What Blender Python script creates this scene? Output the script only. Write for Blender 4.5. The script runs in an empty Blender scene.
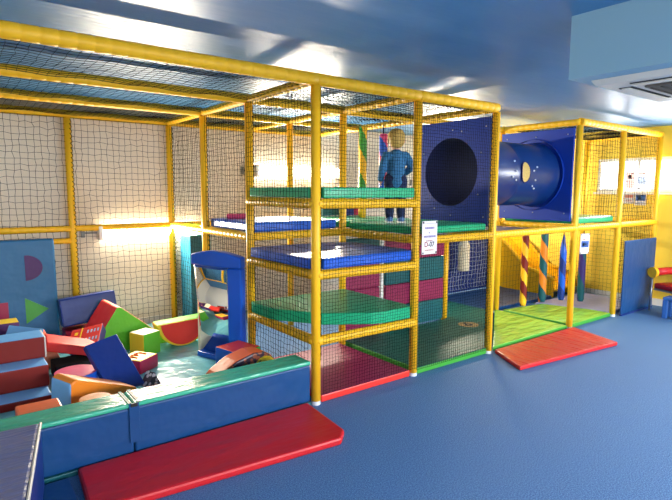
import bpy, bmesh, math, random
from mathutils import Vector, Matrix
R = random.Random(7)
S = bpy.context.scene
COL = S.collection
PI = math.pi

# ------------------------------------------------------------------ materials
def lin(h):
    h = h.lstrip('#')
    c = [int(h[i:i+2], 16)/255 for i in (0, 2, 4)]
    return tuple((x/12.92 if x <= .04045 else ((x+.055)/1.055)**2.4) for x in c) + (1,)

def new_mat(name):
    m = bpy.data.materials.new(name); m.use_nodes = True
    nt = m.node_tree; b = nt.nodes['Principled BSDF']
    return m, nt, b

def bump(nt, b, scale, strength, dist=.02, detail=2, stretch=None):
    tc = nt.nodes.new('ShaderNodeTexCoord'); n = nt.nodes.new('ShaderNodeTexNoise'); bp = nt.nodes.new('ShaderNodeBump')
    n.inputs['Scale'].default_value = scale; n.inputs['Detail'].default_value = detail
    bp.inputs['Strength'].default_value = strength; bp.inputs['Distance'].default_value = dist
    if stretch:
        mp = nt.nodes.new('ShaderNodeMapping'); mp.inputs['Scale'].default_value = stretch
        nt.links.new(tc.outputs['Object'], mp.inputs['Vector']); nt.links.new(mp.outputs['Vector'], n.inputs['Vector'])
    else:
        nt.links.new(tc.outputs['Object'], n.inputs['Vector'])
    nt.links.new(n.outputs['Fac'], bp.inputs['Height']); nt.links.new(bp.outputs['Normal'], b.inputs['Normal'])

def vinyl(name, h, rough=.36, wr=.25, scale=7, stretch=None, spec=.36, dist=.03):
    m, nt, b = new_mat(name)
    b.inputs['Base Color'].default_value = lin(h); b.inputs['Roughness'].default_value = rough
    b.inputs['Specular IOR Level'].default_value = spec
    if wr: bump(nt, b, scale, wr, dist, 2, stretch)
    return m

def plain(name, h, rough=.6, metal=0, emit=None, es=1):
    m, nt, b = new_mat(name)
    b.inputs['Base Color'].default_value = lin(h); b.inputs['Roughness'].default_value = rough; b.inputs['Metallic'].default_value = metal
    if emit:
        b.inputs['Emission Color'].default_value = lin(emit); b.inputs['Emission Strength'].default_value = es
    return m

M = {}
M['yellow'] = vinyl('yellow sleeve vinyl', '#fcc022', .42, .1, 40, dist=.01)
M['cord'] = plain('black net cord', '#07080c', .9); M['cord'].node_tree.nodes['Principled BSDF'].inputs['Specular IOR Level'].default_value = .1
M['cord_white'] = plain('pale net cord', '#b4bcc4', .7)
M['cap'] = plain('white plastic cap', '#d8dce0', .4)
M['blue'] = vinyl('royal blue vinyl', '#145acc', .33, .25)
M['navy'] = vinyl('navy vinyl', '#12307c', .38, .25)
M['panel_blue'] = vinyl('deep blue plastic', '#0a389e', .45, .04, 3)
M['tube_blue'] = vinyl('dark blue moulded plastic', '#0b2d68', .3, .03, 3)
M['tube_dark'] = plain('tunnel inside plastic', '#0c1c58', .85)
M['sky'] = vinyl('sky blue vinyl', '#70b2ee', .38, .2)
M['wall_blue'] = vinyl('mid blue vinyl', '#0f4379', .4, .3)
M['mat_blue'] = vinyl('petrol blue vinyl', '#1d6493', .42, .3)
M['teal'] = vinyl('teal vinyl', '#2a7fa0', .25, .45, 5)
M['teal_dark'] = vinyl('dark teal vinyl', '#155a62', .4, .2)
M['pool'] = vinyl('pale teal floor vinyl', '#74bccb', .2, .6, 4, dist=.05)
M['seagreen'] = vinyl('sea green vinyl', '#22b07c', .3, .2)
M['tealgreen'] = vinyl('teal green mat vinyl', '#0a6054', .5, .35, 5, stretch=(1, 3, 1))
M['green'] = vinyl('leaf green vinyl', '#62b82e', .36, .4, 9)
M['edgegreen'] = vinyl('bright green vinyl', '#3f9a38', .4, .15)
M['lime'] = vinyl('lime floor vinyl', '#8cc648', .24, .75, 5, stretch=(1, 2.5, 1), dist=.05)
M['padtop'] = vinyl('green cap vinyl', '#3fae8c', .26, .45, 8, stretch=(1, 3, 1))
M['red'] = vinyl('red vinyl', '#c81e26', .42, .35, 5)
M['redmat'] = vinyl('red mat vinyl', '#bf1626', .42, .3, 5, stretch=(.6, 2, 1), dist=.04)
M['redmat_shiny'] = vinyl('shiny red mat vinyl', '#c92530', .3, .7, 6, stretch=(3, .6, 1), dist=.05)
M['brightred'] = vinyl('bright red vinyl', '#e0352c', .38, .25)
M['brick'] = vinyl('brick red vinyl', '#7c1810', .55, .15)
M['crimson'] = vinyl('crimson vinyl', '#a31d48', .42, .2)
M['maroon'] = vinyl('maroon vinyl', '#8c2350', .42, .2)
M['salmon'] = vinyl('salmon vinyl', '#ee8a6c', .42, .2)
M['orange'] = vinyl('orange vinyl', '#f08a22', .38, .25)
M['tangerine'] = vinyl('tangerine vinyl', '#f4703a', .34, .25)
M['pink'] = vinyl('pink vinyl', '#d94878', .4, .2)
M['purple'] = vinyl('purple vinyl', '#4a2560', .5, .2)
M['violet'] = vinyl('violet vinyl', '#43307a', .45, .2)
M['lemon'] = vinyl('lemon vinyl', '#f2cf2e', .38, .2)
M['cream'] = vinyl('cream vinyl', '#e8dcc0', .4, .2)
M['block_top_sheen'] = vinyl('blue vinyl with violet sheen colour', '#62678f', .34, .35, 5, stretch=(1, 4, 1), dist=.05)  # violet tone is the sheen on blue vinyl, put into the colour
M['lilac'] = vinyl('lilac blue mat vinyl', '#979cc8', .32, .5, 5)
M['piping'] = plain('pale piping', '#d8cfc4', .5)
M['slide'] = vinyl('yellow slide plastic', '#eab21c', .22, .03, 3)
M['mesh_yellow'] = plain('yellow window mesh', '#e8d070', .5)
M['steel'] = plain('brushed steel', '#b9bec6', .3, .9)
M['grey'] = plain('grey metal', '#8b8d88', .5, .3)
M['white'] = plain('white paint', '#eceae4', .5)
M['paper'] = plain('white paper', '#dcd8da', .6)
M['ink'] = plain('dark ink', '#2b2530', .7)
M['ink_red'] = plain('red ink', '#8c2a30', .7)
M['ink_purple'] = plain('violet ink', '#6a5f9a', .7)
M['ink_blue'] = plain('blue ink', '#2f5aa6', .7)
M['pale_blue'] = plain('pale blue print', '#a9bfe0', .7)
M['pale_pink'] = plain('pale pink print', '#e2bcb4', .7)
M['tan'] = plain('tan print', '#b58f52', .5)
M['skin'] = vinyl('skin', '#dda288', .5, 0)
M['hair'] = vinyl('blond hair', '#c2a052', .6, .6, 60, stretch=(1, 1, .2), dist=.01)
M['jumper'] = vinyl('blue knitted cotton', '#3674a4', .8, .4, 30)
M['trouser'] = vinyl('navy cotton', '#222e52', .85, .4, 30)
M['shoe'] = vinyl('blue trainer', '#5c86c0', .5, .1)
M['tube_light'] = plain('lit fluorescent tube', '#ffffff', .4, 0, '#fff4dc', 6)
M['ac'] = plain('ivory plastic', '#e4e0d4', .45)
M['ac_dark'] = plain('brown grey grille', '#6b6157', .7)
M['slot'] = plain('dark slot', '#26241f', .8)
M['chair_blue'] = plain('blue enamel', '#2b62ae', .4)

def carpet():
    m, nt, b = new_mat('blue carpet')
    tc = nt.nodes.new('ShaderNodeTexCoord')
    n = nt.nodes.new('ShaderNodeTexNoise'); n.inputs['Scale'].default_value = 130; n.inputs['Detail'].default_value = 3
    r = nt.nodes.new('ShaderNodeValToRGB')
    r.color_ramp.elements[0].position = .36; r.color_ramp.elements[0].color = lin('#2f598c')
    r.color_ramp.elements[1].position = .68; r.color_ramp.elements[1].color = lin('#5f8cbc')
    nt.links.new(tc.outputs['Object'], n.inputs['Vector']); nt.links.new(n.outputs['Fac'], r.inputs['Fac'])
    nt.links.new(r.outputs['Color'], b.inputs['Base Color'])
    b.inputs['Roughness'].default_value = .62; b.inputs['Specular IOR Level'].default_value = .35
    bp = nt.nodes.new('ShaderNodeBump'); bp.inputs['Strength'].default_value = .5; bp.inputs['Distance'].default_value = .01
    nt.links.new(n.outputs['Fac'], bp.inputs['Height']); nt.links.new(bp.outputs['Normal'], b.inputs['Normal'])
    return m
M['carpet'] = carpet()

def ceiling_mat():
    m, nt, b = new_mat('glossy blue stretch ceiling')
    b.inputs['Base Color'].default_value = lin('#3f82b8'); b.inputs['Roughness'].default_value = .4
    b.inputs['Specular IOR Level'].default_value = .7; b.inputs['IOR'].default_value = 1.5
    bump(nt, b, 2.2, .1, .05, 3, (1.2, 4, 1))
    return m
M['ceiling'] = ceiling_mat()

def wall_mat(name, h):
    m, nt, b = new_mat(name)
    b.inputs['Base Color'].default_value = lin(h); b.inputs['Roughness'].default_value = .6
    bump(nt, b, 25, .05, .01)
    return m
M['wall_cream'] = wall_mat('cream wall paint', '#e5dac5')
M['wall_yellow'] = wall_mat('yellow wall paint', '#f8d644')
M['wall_white'] = wall_mat('off white wall paint', '#dfe0dc')
M['soffit'] = wall_mat('light blue soffit paint', '#98c2d2')

def mirror_mat():
    m, nt, b = new_mat('mirror acrylic')
    b.inputs['Metallic'].default_value = 1; b.inputs['Roughness'].default_value = .03; b.inputs['Base Color'].default_value = (.85, .86, .85, 1)
    bump(nt, b, 2.5, .05, .05)
    return m
M['mirror'] = mirror_mat()

def glass_mat():
    m, nt, b = new_mat('window glass')
    t = nt.nodes.new('ShaderNodeBsdfTransparent'); g = nt.nodes.new('ShaderNodeBsdfGlossy'); g.inputs['Roughness'].default_value = .02
    mx = nt.nodes.new('ShaderNodeMixShader'); mx.inputs[0].default_value = .07
    nt.links.new(t.outputs[0], mx.inputs[1]); nt.links.new(g.outputs[0], mx.inputs[2]); nt.links.new(mx.outputs[0], nt.nodes['Material Output'].inputs['Surface'])
    return m
M['glass'] = glass_mat()

def spots(name, h1, h2, scale):
    m, nt, b = new_mat(name)
    tc = nt.nodes.new('ShaderNodeTexCoord'); v = nt.nodes.new('ShaderNodeTexVoronoi'); v.inputs['Scale'].default_value = scale
    r = nt.nodes.new('ShaderNodeValToRGB'); r.color_ramp.interpolation = 'CONSTANT'
    r.color_ramp.elements[0].color = lin(h1); r.color_ramp.elements[1].position = .45; r.color_ramp.elements[1].color = lin(h2)
    nt.links.new(tc.outputs['Object'], v.inputs['Vector']); nt.links.new(v.outputs['Distance'], r.inputs['Fac']); nt.links.new(r.outputs['Color'], b.inputs['Base Color'])
    b.inputs['Roughness'].default_value = .4
    return m
M['print_dark'] = spots('dark printed vinyl', '#8c4a30', '#2c2438', 22)
def translucent(name, h):
    m, nt, b = new_mat(name)
    b.inputs['Base Color'].default_value = lin(h); b.inputs['Roughness'].default_value = .6
    t = nt.nodes.new('ShaderNodeBsdfTranslucent'); t.inputs['Color'].default_value = lin(h)
    mx = nt.nodes.new('ShaderNodeMixShader'); mx.inputs[0].default_value = .22
    nt.links.new(b.outputs[0], mx.inputs[1]); nt.links.new(t.outputs[0], mx.inputs[2]); nt.links.new(mx.outputs[0], nt.nodes['Material Output'].inputs['Surface'])
    return m
for k_, h_ in (('t_paper', '#efe9e8'), ('t_pink', '#ecc8c0'), ('t_blue', '#b8cce8'), ('t_ink_blue', '#4a78c0'), ('t_salmon', '#ee9a80'), ('t_ink', '#45404a')): M[k_] = translucent('thin poster paper '+h_, h_)
M['print_triangle'] = spots('black and white printed vinyl', '#d8cfd4', '#2b2038', 30)

# ------------------------------------------------------------------ mesh helpers
def link(name, bm, mats, parent=None, loc=(0, 0, 0), rot=(0, 0, 0), smooth=False):
    me = bpy.data.meshes.new(name); 
    bmesh.ops.recalc_face_normals(bm, faces=bm.faces[:])
    bm.to_mesh(me); bm.free()
    if not isinstance(mats, (list, tuple)): mats = [mats]
    for m in mats: me.materials.append(M[m] if isinstance(m, str) else m)
    if smooth:
        for p in me.polygons: p.use_smooth = True
    o = bpy.data.objects.new(name, me); COL.objects.link(o)
    o.location = loc; o.rotation_euler = rot
    if parent: o.parent = parent
    return o

def tag(o, label=None, cat=None, group=None, kind=None):
    if label: o['label'] = label
    if cat: o['category'] = cat
    if group: o['group'] = group
    if kind: o['kind'] = kind
    return o

def thing(name, label, cat, loc=(0, 0, 0), rot=(0, 0, 0), group=None):
    o = bpy.data.objects.new(name, None); COL.objects.link(o)
    o.empty_display_size = .1
    o.location = loc; o.rotation_euler = rot
    return tag(o, label, cat, group)

def bevel(bm, w, seg=2):
    if w > 0:
        es = [e for e in bm.edges if len(e.link_faces) == 2 and e.calc_face_angle(0) > .5]
        bmesh.ops.bevel(bm, geom=es, offset=w, segments=seg, profile=.5, affect='EDGES', clamp_overlap=True)

def box_bm(lo, hi, bv=.0, seg=2):
    bm = bmesh.new()
    bmesh.ops.create_cube(bm, size=1)
    for v in bm.verts:
        v.co = Vector((lo[i] + (v.co[i]+.5)*(hi[i]-lo[i]) for i in range(3)))
    bevel(bm, bv, seg)
    return bm

def hull_bm(top, bot, bv=0, seg=2):
    """prism between two rings of points with the same count"""
    bm = bmesh.new()
    a = [bm.verts.new(p) for p in top]; b = [bm.verts.new(p) for p in bot]
    n = len(a)
    bm.faces.new(a); bm.faces.new(b[::-1])
    for i in range(n): bm.faces.new((a[i], b[i], b[(i+1) % n], a[(i+1) % n]))
    bmesh.ops.recalc_face_normals(bm, faces=bm.faces[:])
    bevel(bm, bv, seg)
    return bm

def prism_xz(pts, y0, y1, bv=0, seg=2):
    return hull_bm([(x, y0, z) for x, z in pts], [(x, y1, z) for x, z in pts], bv, seg)
def prism_yz(pts, x0, x1, bv=0, seg=2):
    return hull_bm([(x0, y, z) for y, z in pts], [(x1, y, z) for y, z in pts], bv, seg)
def prism_xy(pts, z0, z1, bv=0, seg=2):
    return hull_bm([(x, y, z1) for x, y in pts], [(x, y, z0) for x, y in pts], bv, seg)

def paint(o, fn):
    for p in o.data.polygons: p.material_index = fn(p.normal, p.center)
    return o

def add_tube(bm, p, q, r, seg=14, groove=0, depth=.0035, caps=True, jitter=0):
    p, q = Vector(p), Vector(q); d = q-p; L = d.length; d.normalize()
    u = d.orthogonal().normalized(); w = d.cross(u)
    st = [(0, r)]
    if groove:
        n = max(1, round(L/groove))
        for i in range(1, n):
            t = i/n*L
            st += [(t-.006, r), (t, r-depth), (t+.006, r*(1+R.uniform(-jitter, jitter)))]
    st.append((L, r))
    rings = []
    for t, rr in st:
        rings.append([bm.verts.new(p+d*t+(u*math.cos(a)+w*math.sin(a))*rr) for a in [2*PI*k/seg for k in range(seg)]])
    for a, b in zip(rings, rings[1:]):
        for k in range(seg): bm.faces.new((a[k], a[(k+1) % seg], b[(k+1) % seg], b[k]))
    if caps:
        bm.faces.new(rings[0][::-1]); bm.faces.new(rings[-1])
def tube_bm(p, q, r, **k):
    bm = bmesh.new(); add_tube(bm, p, q, r, **k); return bm

def add_path(bm, pts, rad, seg=8, caps=True):
    pts = [Vector(p) for p in pts]
    rings = []; u = None
    for i, p in enumerate(pts):
        d = (pts[min(i+1, len(pts)-1)]-pts[max(i-1, 0)]).normalized()
        u = d.orthogonal().normalized() if u is None else (u-d*u.dot(d)).normalized()
        w = d.cross(u); r = rad[i] if isinstance(rad, (list, tuple)) else rad
        rings.append([bm.verts.new(p+(u*math.cos(a)+w*math.sin(a))*r) for a in [2*PI*k/seg for k in range(seg)]])
    for a, b in zip(rings, rings[1:]):
        for k in range(seg): bm.faces.new((a[k], a[(k+1) % seg], b[(k+1) % seg], b[k]))
    if caps:
        bm.faces.new(rings[0][::-1]); bm.faces.new(rings[-1])

def net_bm(o, U, V, pitch, sag=.004):
    """lattice of thin cords between o, o+U, o+V; strands share their knots so the net is one connected piece"""
    o, U, V = Vector(o), Vector(U), Vector(V)
    nu, nv = max(2, round(U.length/pitch)), max(2, round(V.length/pitch))
    n = U.cross(V).normalized()
    bm = bmesh.new(); g = []
    ph = R.uniform(0, 6)
    for j in range(nv+1):
        row = []
        for i in range(nu+1):
            e = min(1, i, nu-i, j, nv-j)
            ju = R.gauss(0, .07)*pitch*e; jv = R.gauss(0, .10)*pitch*e
            s = sag*(math.sin(i*.7+ph)+math.sin(j*.5+ph*2))*e
            row.append(bm.verts.new(o+U*(i/nu)+V*(j/nv)+U.normalized()*ju+V.normalized()*jv+n*s))
        g.append(row)
    for j in range(nv):
        for i in range(nu): bm.faces.new((g[j][i], g[j][i+1], g[j+1][i+1], g[j+1][i]))
    return bm

def text_mesh(name, body, size, mat, parent, mtx, align='CENTER'):
    cu = bpy.data.curves.new(name, 'FONT'); cu.body = body; cu.size = size; cu.align_x = align; cu.align_y = 'CENTER'; cu.extrude = .0006; cu.offset = size*.02
    t = bpy.data.objects.new(name, cu); COL.objects.link(t)
    dg = bpy.context.evaluated_depsgraph_get()
    me = bpy.data.meshes.new_from_object(t.evaluated_get(dg)); bpy.data.objects.remove(t); bpy.data.curves.remove(cu)
    me.name = name; me.materials.clear(); me.materials.append(M[mat])
    o = bpy.data.objects.new(name, me); COL.objects.link(o); o.matrix_local = mtx; o.parent = parent
    return o

# ------------------------------------------------------------------ camera
f_px, cx, cy, cz, yaw, pitch, roll = 520.21, -2.1764, -3.1266, 1.6178, .6472, -.1143, .0037
fw = Vector((math.sin(yaw)*math.cos(pitch), math.cos(yaw)*math.cos(pitch), math.sin(pitch)))
rt = Vector((math.cos(yaw), -math.sin(yaw), 0)); up = rt.cross(fw)
r2 = rt*math.cos(roll)+up*math.sin(roll); u2 = -rt*math.sin(roll)+up*math.cos(roll)
cam = bpy.data.cameras.new('camera'); co = bpy.data.objects.new('camera', cam); COL.objects.link(co)
cam.sensor_width = 36; cam.lens = f_px/672*36; cam.clip_start = .05
co.matrix_world = Matrix(((r2.x, u2.x, -fw.x, cx), (r2.y, u2.y, -fw.y, cy), (r2.z, u2.z, -fw.z, cz), (0, 0, 0, 1)))
S.camera = co

# ------------------------------------------------------------------ room shell
XL, XR, YB, YF, ZC = -3.4, 5.88, 3.12, -5.4, 2.52
def struct(name, bm, mat, parent=None, **k):
    o = link(name, bm, mat, parent, **k)
    if not parent: o['kind'] = 'structure'
    return o
struct('floor', box_bm((XL-.1, YF-.1, -.1), (XR+.1, YB+.1, 0)), 'carpet')
struct('ceiling', box_bm((XL-.1, YF-.1, ZC), (XR+.1, YB+.1, ZC+.1)), 'ceiling')
struct('wall_back', box_bm((XL-.1, YB, 0), (4.2, YB+.1, ZC)), 'wall_cream')
struct('wall_far', box_bm((4.2, YB, 0), (XR+.1, YB+.1, ZC)), 'wall_yellow')
struct('wall_left', box_bm((XL-.1, YF, 0), (XL, YB, ZC)), 'wall_white')

def wall_with_holes(name, axis, pos, thick, a0, a1, holes, mat):
    """wall in plane axis=pos from a0..a1 along the other axis; holes = [(a, b, z0, z1)]"""
    bm = bmesh.new()
    xs = sorted({a0, a1, *[h[0] for h in holes], *[h[1] for h in holes]}); zs = sorted({0, ZC, *[h[2] for h in holes], *[h[3] for h in holes]})
    for i in range(len(xs)-1):
        for j in range(len(zs)-1):
            mx, mz = (xs[i]+xs[i+1])/2, (zs[j]+zs[j+1])/2
            if any(h[0] < mx < h[1] and h[2] < mz < h[3] for h in holes): continue
            lo, hi = (xs[i], zs[j]), (xs[i+1], zs[j+1])
            t = bmesh.new(); bmesh.ops.create_cube(t, size=1)
            for v in t.verts:
                a = lo[0]+(v.co.x+.5)*(hi[0]-lo[0]); z = lo[1]+(v.co.z+.5)*(hi[1]-lo[1]); d = pos+(v.co.y+.5)*thick
                v.co = (a, d, z) if axis == 'y' else (d, a, z)
            me = bpy.data.meshes.new('tmp'); t.to_mesh(me); t.free(); bm.from_mesh(me); bpy.data.meshes.remove(me)
    bmesh.ops.remove_doubles(bm, verts=bm.verts[:], dist=1e-5)
    seen = {}
    for f in bm.faces: seen.setdefault(tuple(sorted(v.index for v in f.verts)), []).append(f)
    return struct(name, bm, mat)
W1H = (-1.75, .89, 1.61, 2.10)
wall_with_holes('wall_right', 'x', XR, .12, YF, YB, [W1H], 'wall_yellow')
FH = [(-2.9, .7, .75, 2.2), (1.6, 5.2, .75, 2.2)]
wall_with_holes('wall_front', 'y', YF-.12, .12, XL, XR, FH, 'wall_white')

def window(name, axis, pos, h, mull, depth=.12):
    a0, a1, z0, z1 = h
    def pt(a, d, z): return (d, a, z) if axis == 'x' else (a, d, z)
    def bx(n, la, ha, ld, hd, lz, hz, m, par):
        p, q = pt(la, ld, lz), pt(ha, hd, hz)
        return link(n, box_bm([min(p[i], q[i]) for i in range(3)], [max(p[i], q[i]) for i in range(3)]), m, par)
    r = bpy.data.objects.new(name, None); COL.objects.link(r); r['kind'] = 'structure'
    f = .045
    d0, d1 = pos+.02, pos+.07
    bx('window_frame', a0, a1, d0, d1, z0, z0+f, 'white', r); bx('window_frame', a0, a1, d0, d1, z1-f, z1, 'white', r)
    bx('window_frame', a0, a0+f, d0, d1, z0+f, z1-f, 'white', r); bx('window_frame', a1-f, a1, d0, d1, z0+f, z1-f, 'white', r)
    for m in mull: bx('mullion', m-.02, m+.02, d0, d1, z0+f, z1-f, 'white', r)
    bx('window_pane', a0+f, a1-f, pos+.04, pos+.046, z0+f, z1-f, 'glass', r)
    return r
window('window_1', 'x', XR, W1H, (.30, -.45, -1.1))
window('window_2', 'y', YF-.12, FH[0], (-1.7, -.5)); window('window_3', 'y', YF-.12, FH[1], (2.8, 4.0))
struct('trim_1', box_bm((XR-.02, -3, 1.575), (XR, .93, 1.605)), 'white')
struct('baseboard_right', box_bm((XR-.015, YF, 0), (XR, YB, .10), .003), 'white')
struct('baseboard_back', box_bm((XL, YB-.015, 0), (XR-.02, YB, .10), .003), 'white')
struct('trim_2', box_bm((.5, YF, 2.2), (1.62, -1.61, ZC)), 'soffit')

# cassette air conditioner under the soffit
ac = thing('ceiling_air_conditioner', 'ivory ceiling cassette air conditioner under the light blue soffit', 'air conditioner', (1.03, -2.09, 2.2))
bm = hull_bm([(-.42, -.42, 0), (.42, -.42, 0), (.42, .42, 0), (-.42, .42, 0)], [(-.40, -.40, -.03), (.40, -.40, -.03), (.40, .40, -.03), (-.40, .40, -.03)], .004)
link('fascia', bm, 'ac', ac)
g = link('grille', box_bm((-.23, -.23, -.042), (.23, .23, -.03), .005), 'ac_dark', ac)
for k in range(9): link('grille_slat', box_bm((-.22, -.2+k*.05-.006, -.048), (.22, -.2+k*.05+.006, -.045)), 'slot', g)
for s in (0, 1, 2, 3):
    l = link('air_slot', box_bm((-.25, .28, -.034), (.25, .35, -.030)), 'slot', ac, rot=(0, 0, s*PI/2))
    link('louvre', box_bm((-.25, .295, -.040), (.25, .335, -.034)), 'ac', l)

# ------------------------------------------------------------------ play frame
A, Bx, Cx, Dx, Ex, Fx = 0.0, 1.04, 2.10, 3.64, 4.70, 5.78
Y0, Y1, Y2, Y3 = 0.0, 1.02, 2.01, 3.01
H = 2.36
WL = -2.15
frame = thing('play_frame', 'yellow padded steel frame of the indoor climbing structure with black netting', 'climbing frame')
PR, BR, RR = .036, .044, .036
def post(x, y, z1=H, lace=None, z0=0):
    p = link('post', tube_bm((0, 0, .03), (0, 0, z1-z0), PR, seg=16), 'yellow', frame, (x, y, z0), smooth=False)
    for f in p.data.polygons: f.use_smooth = len(f.vertices) == 4
    link('foot_cap', tube_bm((0, 0, 0), (0, 0, .03), PR*.98, seg=16), 'cap', p)
    if lace is not None:
        bm = bmesh.new(); a0, a1, zz0 = lace
        n = int((z1-zz0)/.05); pts = []
        for k in range(n):
            z = zz0+k*.05
            for t in range(5):
                a = a0+(a1-a0)*(t/4); pts.append(((PR+.003)*math.cos(a), (PR+.003)*math.sin(a), z+.012*t/4))
            for t in range(4):
                a = a1+(a0-a1)*((t+1)/5); pts.append(((PR+.003)*math.cos(a), (PR+.003)*math.sin(a), z+.012+.038*(t+1)/5))
        add_path(bm, pts, .0032, 4)
        link('lacing_cord', bm, 'cord', p)
    return p
# cords loop round the side of each post that carries a net
for y in (Y1, Y2, Y3): post(A, y, lace=(-1.15, -.15, .35))
post(A, Y0, lace=(-.95, -.2, .35))
post(Bx, Y0); post(Cx, Y0, lace=(2.1, 2.9, .2))
for x in (Bx, Cx):
    for y in (Y1, Y2, Y3): post(x, y)
post(-1.075, Y3, lace=(-1.2, .3, .3)); post(WL, Y3)
post(WL, Y0)
for x in (Dx, Ex, Fx): post(x, Y0)
for x in (Dx, Ex, Fx): post(x, Y1)
post(2.69, 1.09, 1.2)
def seg_beam(name, p, q, r, groove=.085):
    p, q = Vector(p), Vector(q); d = q-p
    m = link(name, tube_bm((0, 0, 0), d, r, seg=16, groove=groove, jitter=.012), 'yellow', frame, p)
    for f in m.data.polygons: f.use_smooth = len(f.vertices) == 4
    return m
top = H+.0+.04
xs_left = [WL, -1.075, A]
def run(name, pts, r, groove=.085):
    for a, b in zip(pts, pts[1:]): seg_beam(name, a, b, r, groove)
for y in (Y0, Y1, Y2, Y3):
    run('top_beam', [(WL, y, top), (A, y, top), (Bx, y, top), (Cx, y, top)], BR if y == 0 else BR*.95)
for x in (WL, A, Bx, Cx):
    run('top_beam', [(x, Y0, top-.004), (x, Y1, top-.004), (x, Y2, top-.004), (x, Y3, top-.004)], RR)
for y in (Y0, Y1): run('top_beam', [(Dx, y, top), (Ex, y, top), (Fx, y, top)], BR*.95)
for x in (Dx, Fx): run('top_beam', [(x, Y0, top-.004), (x, Y1, top-.004)], RR)
run('top_beam', [(Cx, Y1, top-.004), (Dx, Y1, top-.004)], RR)
ML = 1.2
run('rail', [(WL, Y3, ML), (-1.075, Y3, ML), (A, Y3, ML), (Bx, Y3, ML), (Cx, Y3, ML)], .034)
run('rail', [(WL, Y3, 1.07), (-1.075, Y3, 1.07)], .03)
run('rail', [(A, Y1, ML), (A, Y2, ML), (A, Y3, ML)], .034)
run('rail', [(A, Y1, ML), (Bx, Y1, ML), (Cx, Y1, ML)], .036)
run('rail', [(A, Y2, ML), (Bx, Y2, ML), (Cx, Y2, ML)], .034)
run('rail', [(Bx, Y0, ML), (Bx, Y1, ML), (Bx, Y2, ML)], .038)
run('rail', [(Cx, Y0, ML), (Cx, Y1, ML)], .036)
run('rail', [(Bx, Y0, ML-.01), (Cx, Y0, ML-.01), (Dx, Y0, ML-.01), (Ex, Y0, ML-.01), (Fx, Y0, ML-.01)], .038, .05)
run('rail', [(Dx, Y0, ML), (Dx, Y1, ML)], .034); run('rail', [(Dx, Y1, ML), (Ex, Y1, ML), (Fx, Y1, ML)], .034)
run('rail', [(Fx, Y0, ML), (Fx, Y1, ML)], .03); run('rail', [(Cx, Y1, ML), (Dx, Y1, ML)], .034)
for z in (.49, .99, 1.52):
    seg_beam('rail', (A, Y0, z), (A, Y1, z), .038, .05)
    seg_beam('rail', (A, Y0, z), (Bx, Y0, z-.01), .038, .05)

def net(o, U, V, pitch, th, mat='cord', sag=.004):
    n = link('safety_net', net_bm(o, U, V, pitch, sag), mat, frame)
    m = n.modifiers.new('cords', 'WIREFRAME'); m.thickness = th; m.use_replace = True; m.use_even_offset = False; m.use_boundary = True
    return n
t2 = H
# back row, pit sides, roof
NP, NT = .0625, .005
for x0, x1 in ((WL, -1.075), (-1.075, A)):
    net((x0, Y3-.02, .05), (x1-x0, 0, 0), (0, 0, t2-.05), NP, NT)
for x0, x1 in ((A, Bx), (Bx, Cx)):
    net((x0, Y3, .05), (x1-x0, 0, 0), (0, 0, t2-.05), .055, NT)
net((A, Y2, ML+.05), (0, Y3-Y2, 0), (0, 0, t2-ML-.05), .05, .004); net((A, Y2, .05), (0, Y3-Y2, 0), (0, 0, ML-.05), .05, .004)
net((A, Y1, ML+.05), (0, Y2-Y1, 0), (0, 0, t2-ML-.05), .05, .004); net((A, Y1, .05), (0, Y2-Y1, 0), (0, 0, ML-.05), .05, .004)
net((A-.045, Y0+.04, .06), (0, Y1-Y0-.08, 0), (0, 0, t2-.06), .042, .0042)
net((A+.04, Y0-.045, .08), (Bx-A-.04, 0, 0), (0, 0, t2-.1), .027, .0036, sag=.002)
net((Bx, Y0-.045, .06), (Cx-Bx-.04, 0, 0), (0, 0, t2-.08), .027, .0036, sag=.002)
net((Bx+.02, Y2, ML), (Cx-Bx-.02, 0, 0), (0, 0, t2-ML), .05, .004)
for x0, x1 in ((WL, -1.075), (-1.075, A), (A, Bx), (Bx, Cx)):
    for y0, y1 in ((Y0, Y1), (Y1, Y2), (Y2, Y3)):
        net((x0, y0, top-.012), (x1-x0, 0, 0), (0, y1-y0, 0), .06, .0034, sag=.006)
net((Dx, Y0, ML+.1), (Ex-Dx, 0, 0), (0, 0, t2-ML-.1), .065, .0045)
net((Ex, Y0, ML), (Fx-Ex, 0, 0), (0, 0, t2-ML), .05, .0042); net((Ex, Y0, .05), (Fx-Ex, 0, 0), (0, 0, ML-.05), .06, .0042)
net((Fx, Y0, .05), (0, Y1, 0), (0, 0, t2-.05), .06, .0042); net((Ex, Y1, .05), (Fx-Ex, 0, 0), (0, 0, t2-.05), .06, .0042)
net((Dx, Y1, .05), (Ex-Dx, 0, 0), (0, 0, t2-.05), .07, .003)
net((Dx, Y0, top-.012), (Fx-Dx, 0, 0), (0, Y1, 0), .06, .0042)

# ------------------------------------------------------------------ padded decks, panels, tunnel
def single(name, bm, mats, label, cat, fn=None, loc=(0, 0, 0), rot=(0, 0, 0), group=None):
    o = link(name, bm, mats, None, loc, rot); tag(o, label, cat, group)
    if fn: paint(o, fn)
    return o
e = .045
single('padded_deck', prism_xy([(-.03, .05), (.05, .05), (.05, -.03), (Bx-.05, -.03), (Bx-.05, .05), (Bx-.02, .05), (Bx-.02, Y1-.05), (-.03, Y1-.05)], 1.56, 1.64, .012), 'seagreen',
       'thin sea green deck, topmost of the climbing tower steps', 'padded step')
single('padded_deck', prism_xy([(-.03, .05), (.05, .05), (.05, -.03), (Bx-.08, -.03), (Bx-.05, .0), (Bx-.05, .05), (Bx-.02, .08), (Bx-.02, .8), (Bx-.25, Y1-.05), (-.03, Y1-.05)], 1.032, 1.115, .012), 'blue',
       'royal blue deck with rounded edge, middle step of the climbing tower', 'padded step')
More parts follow.
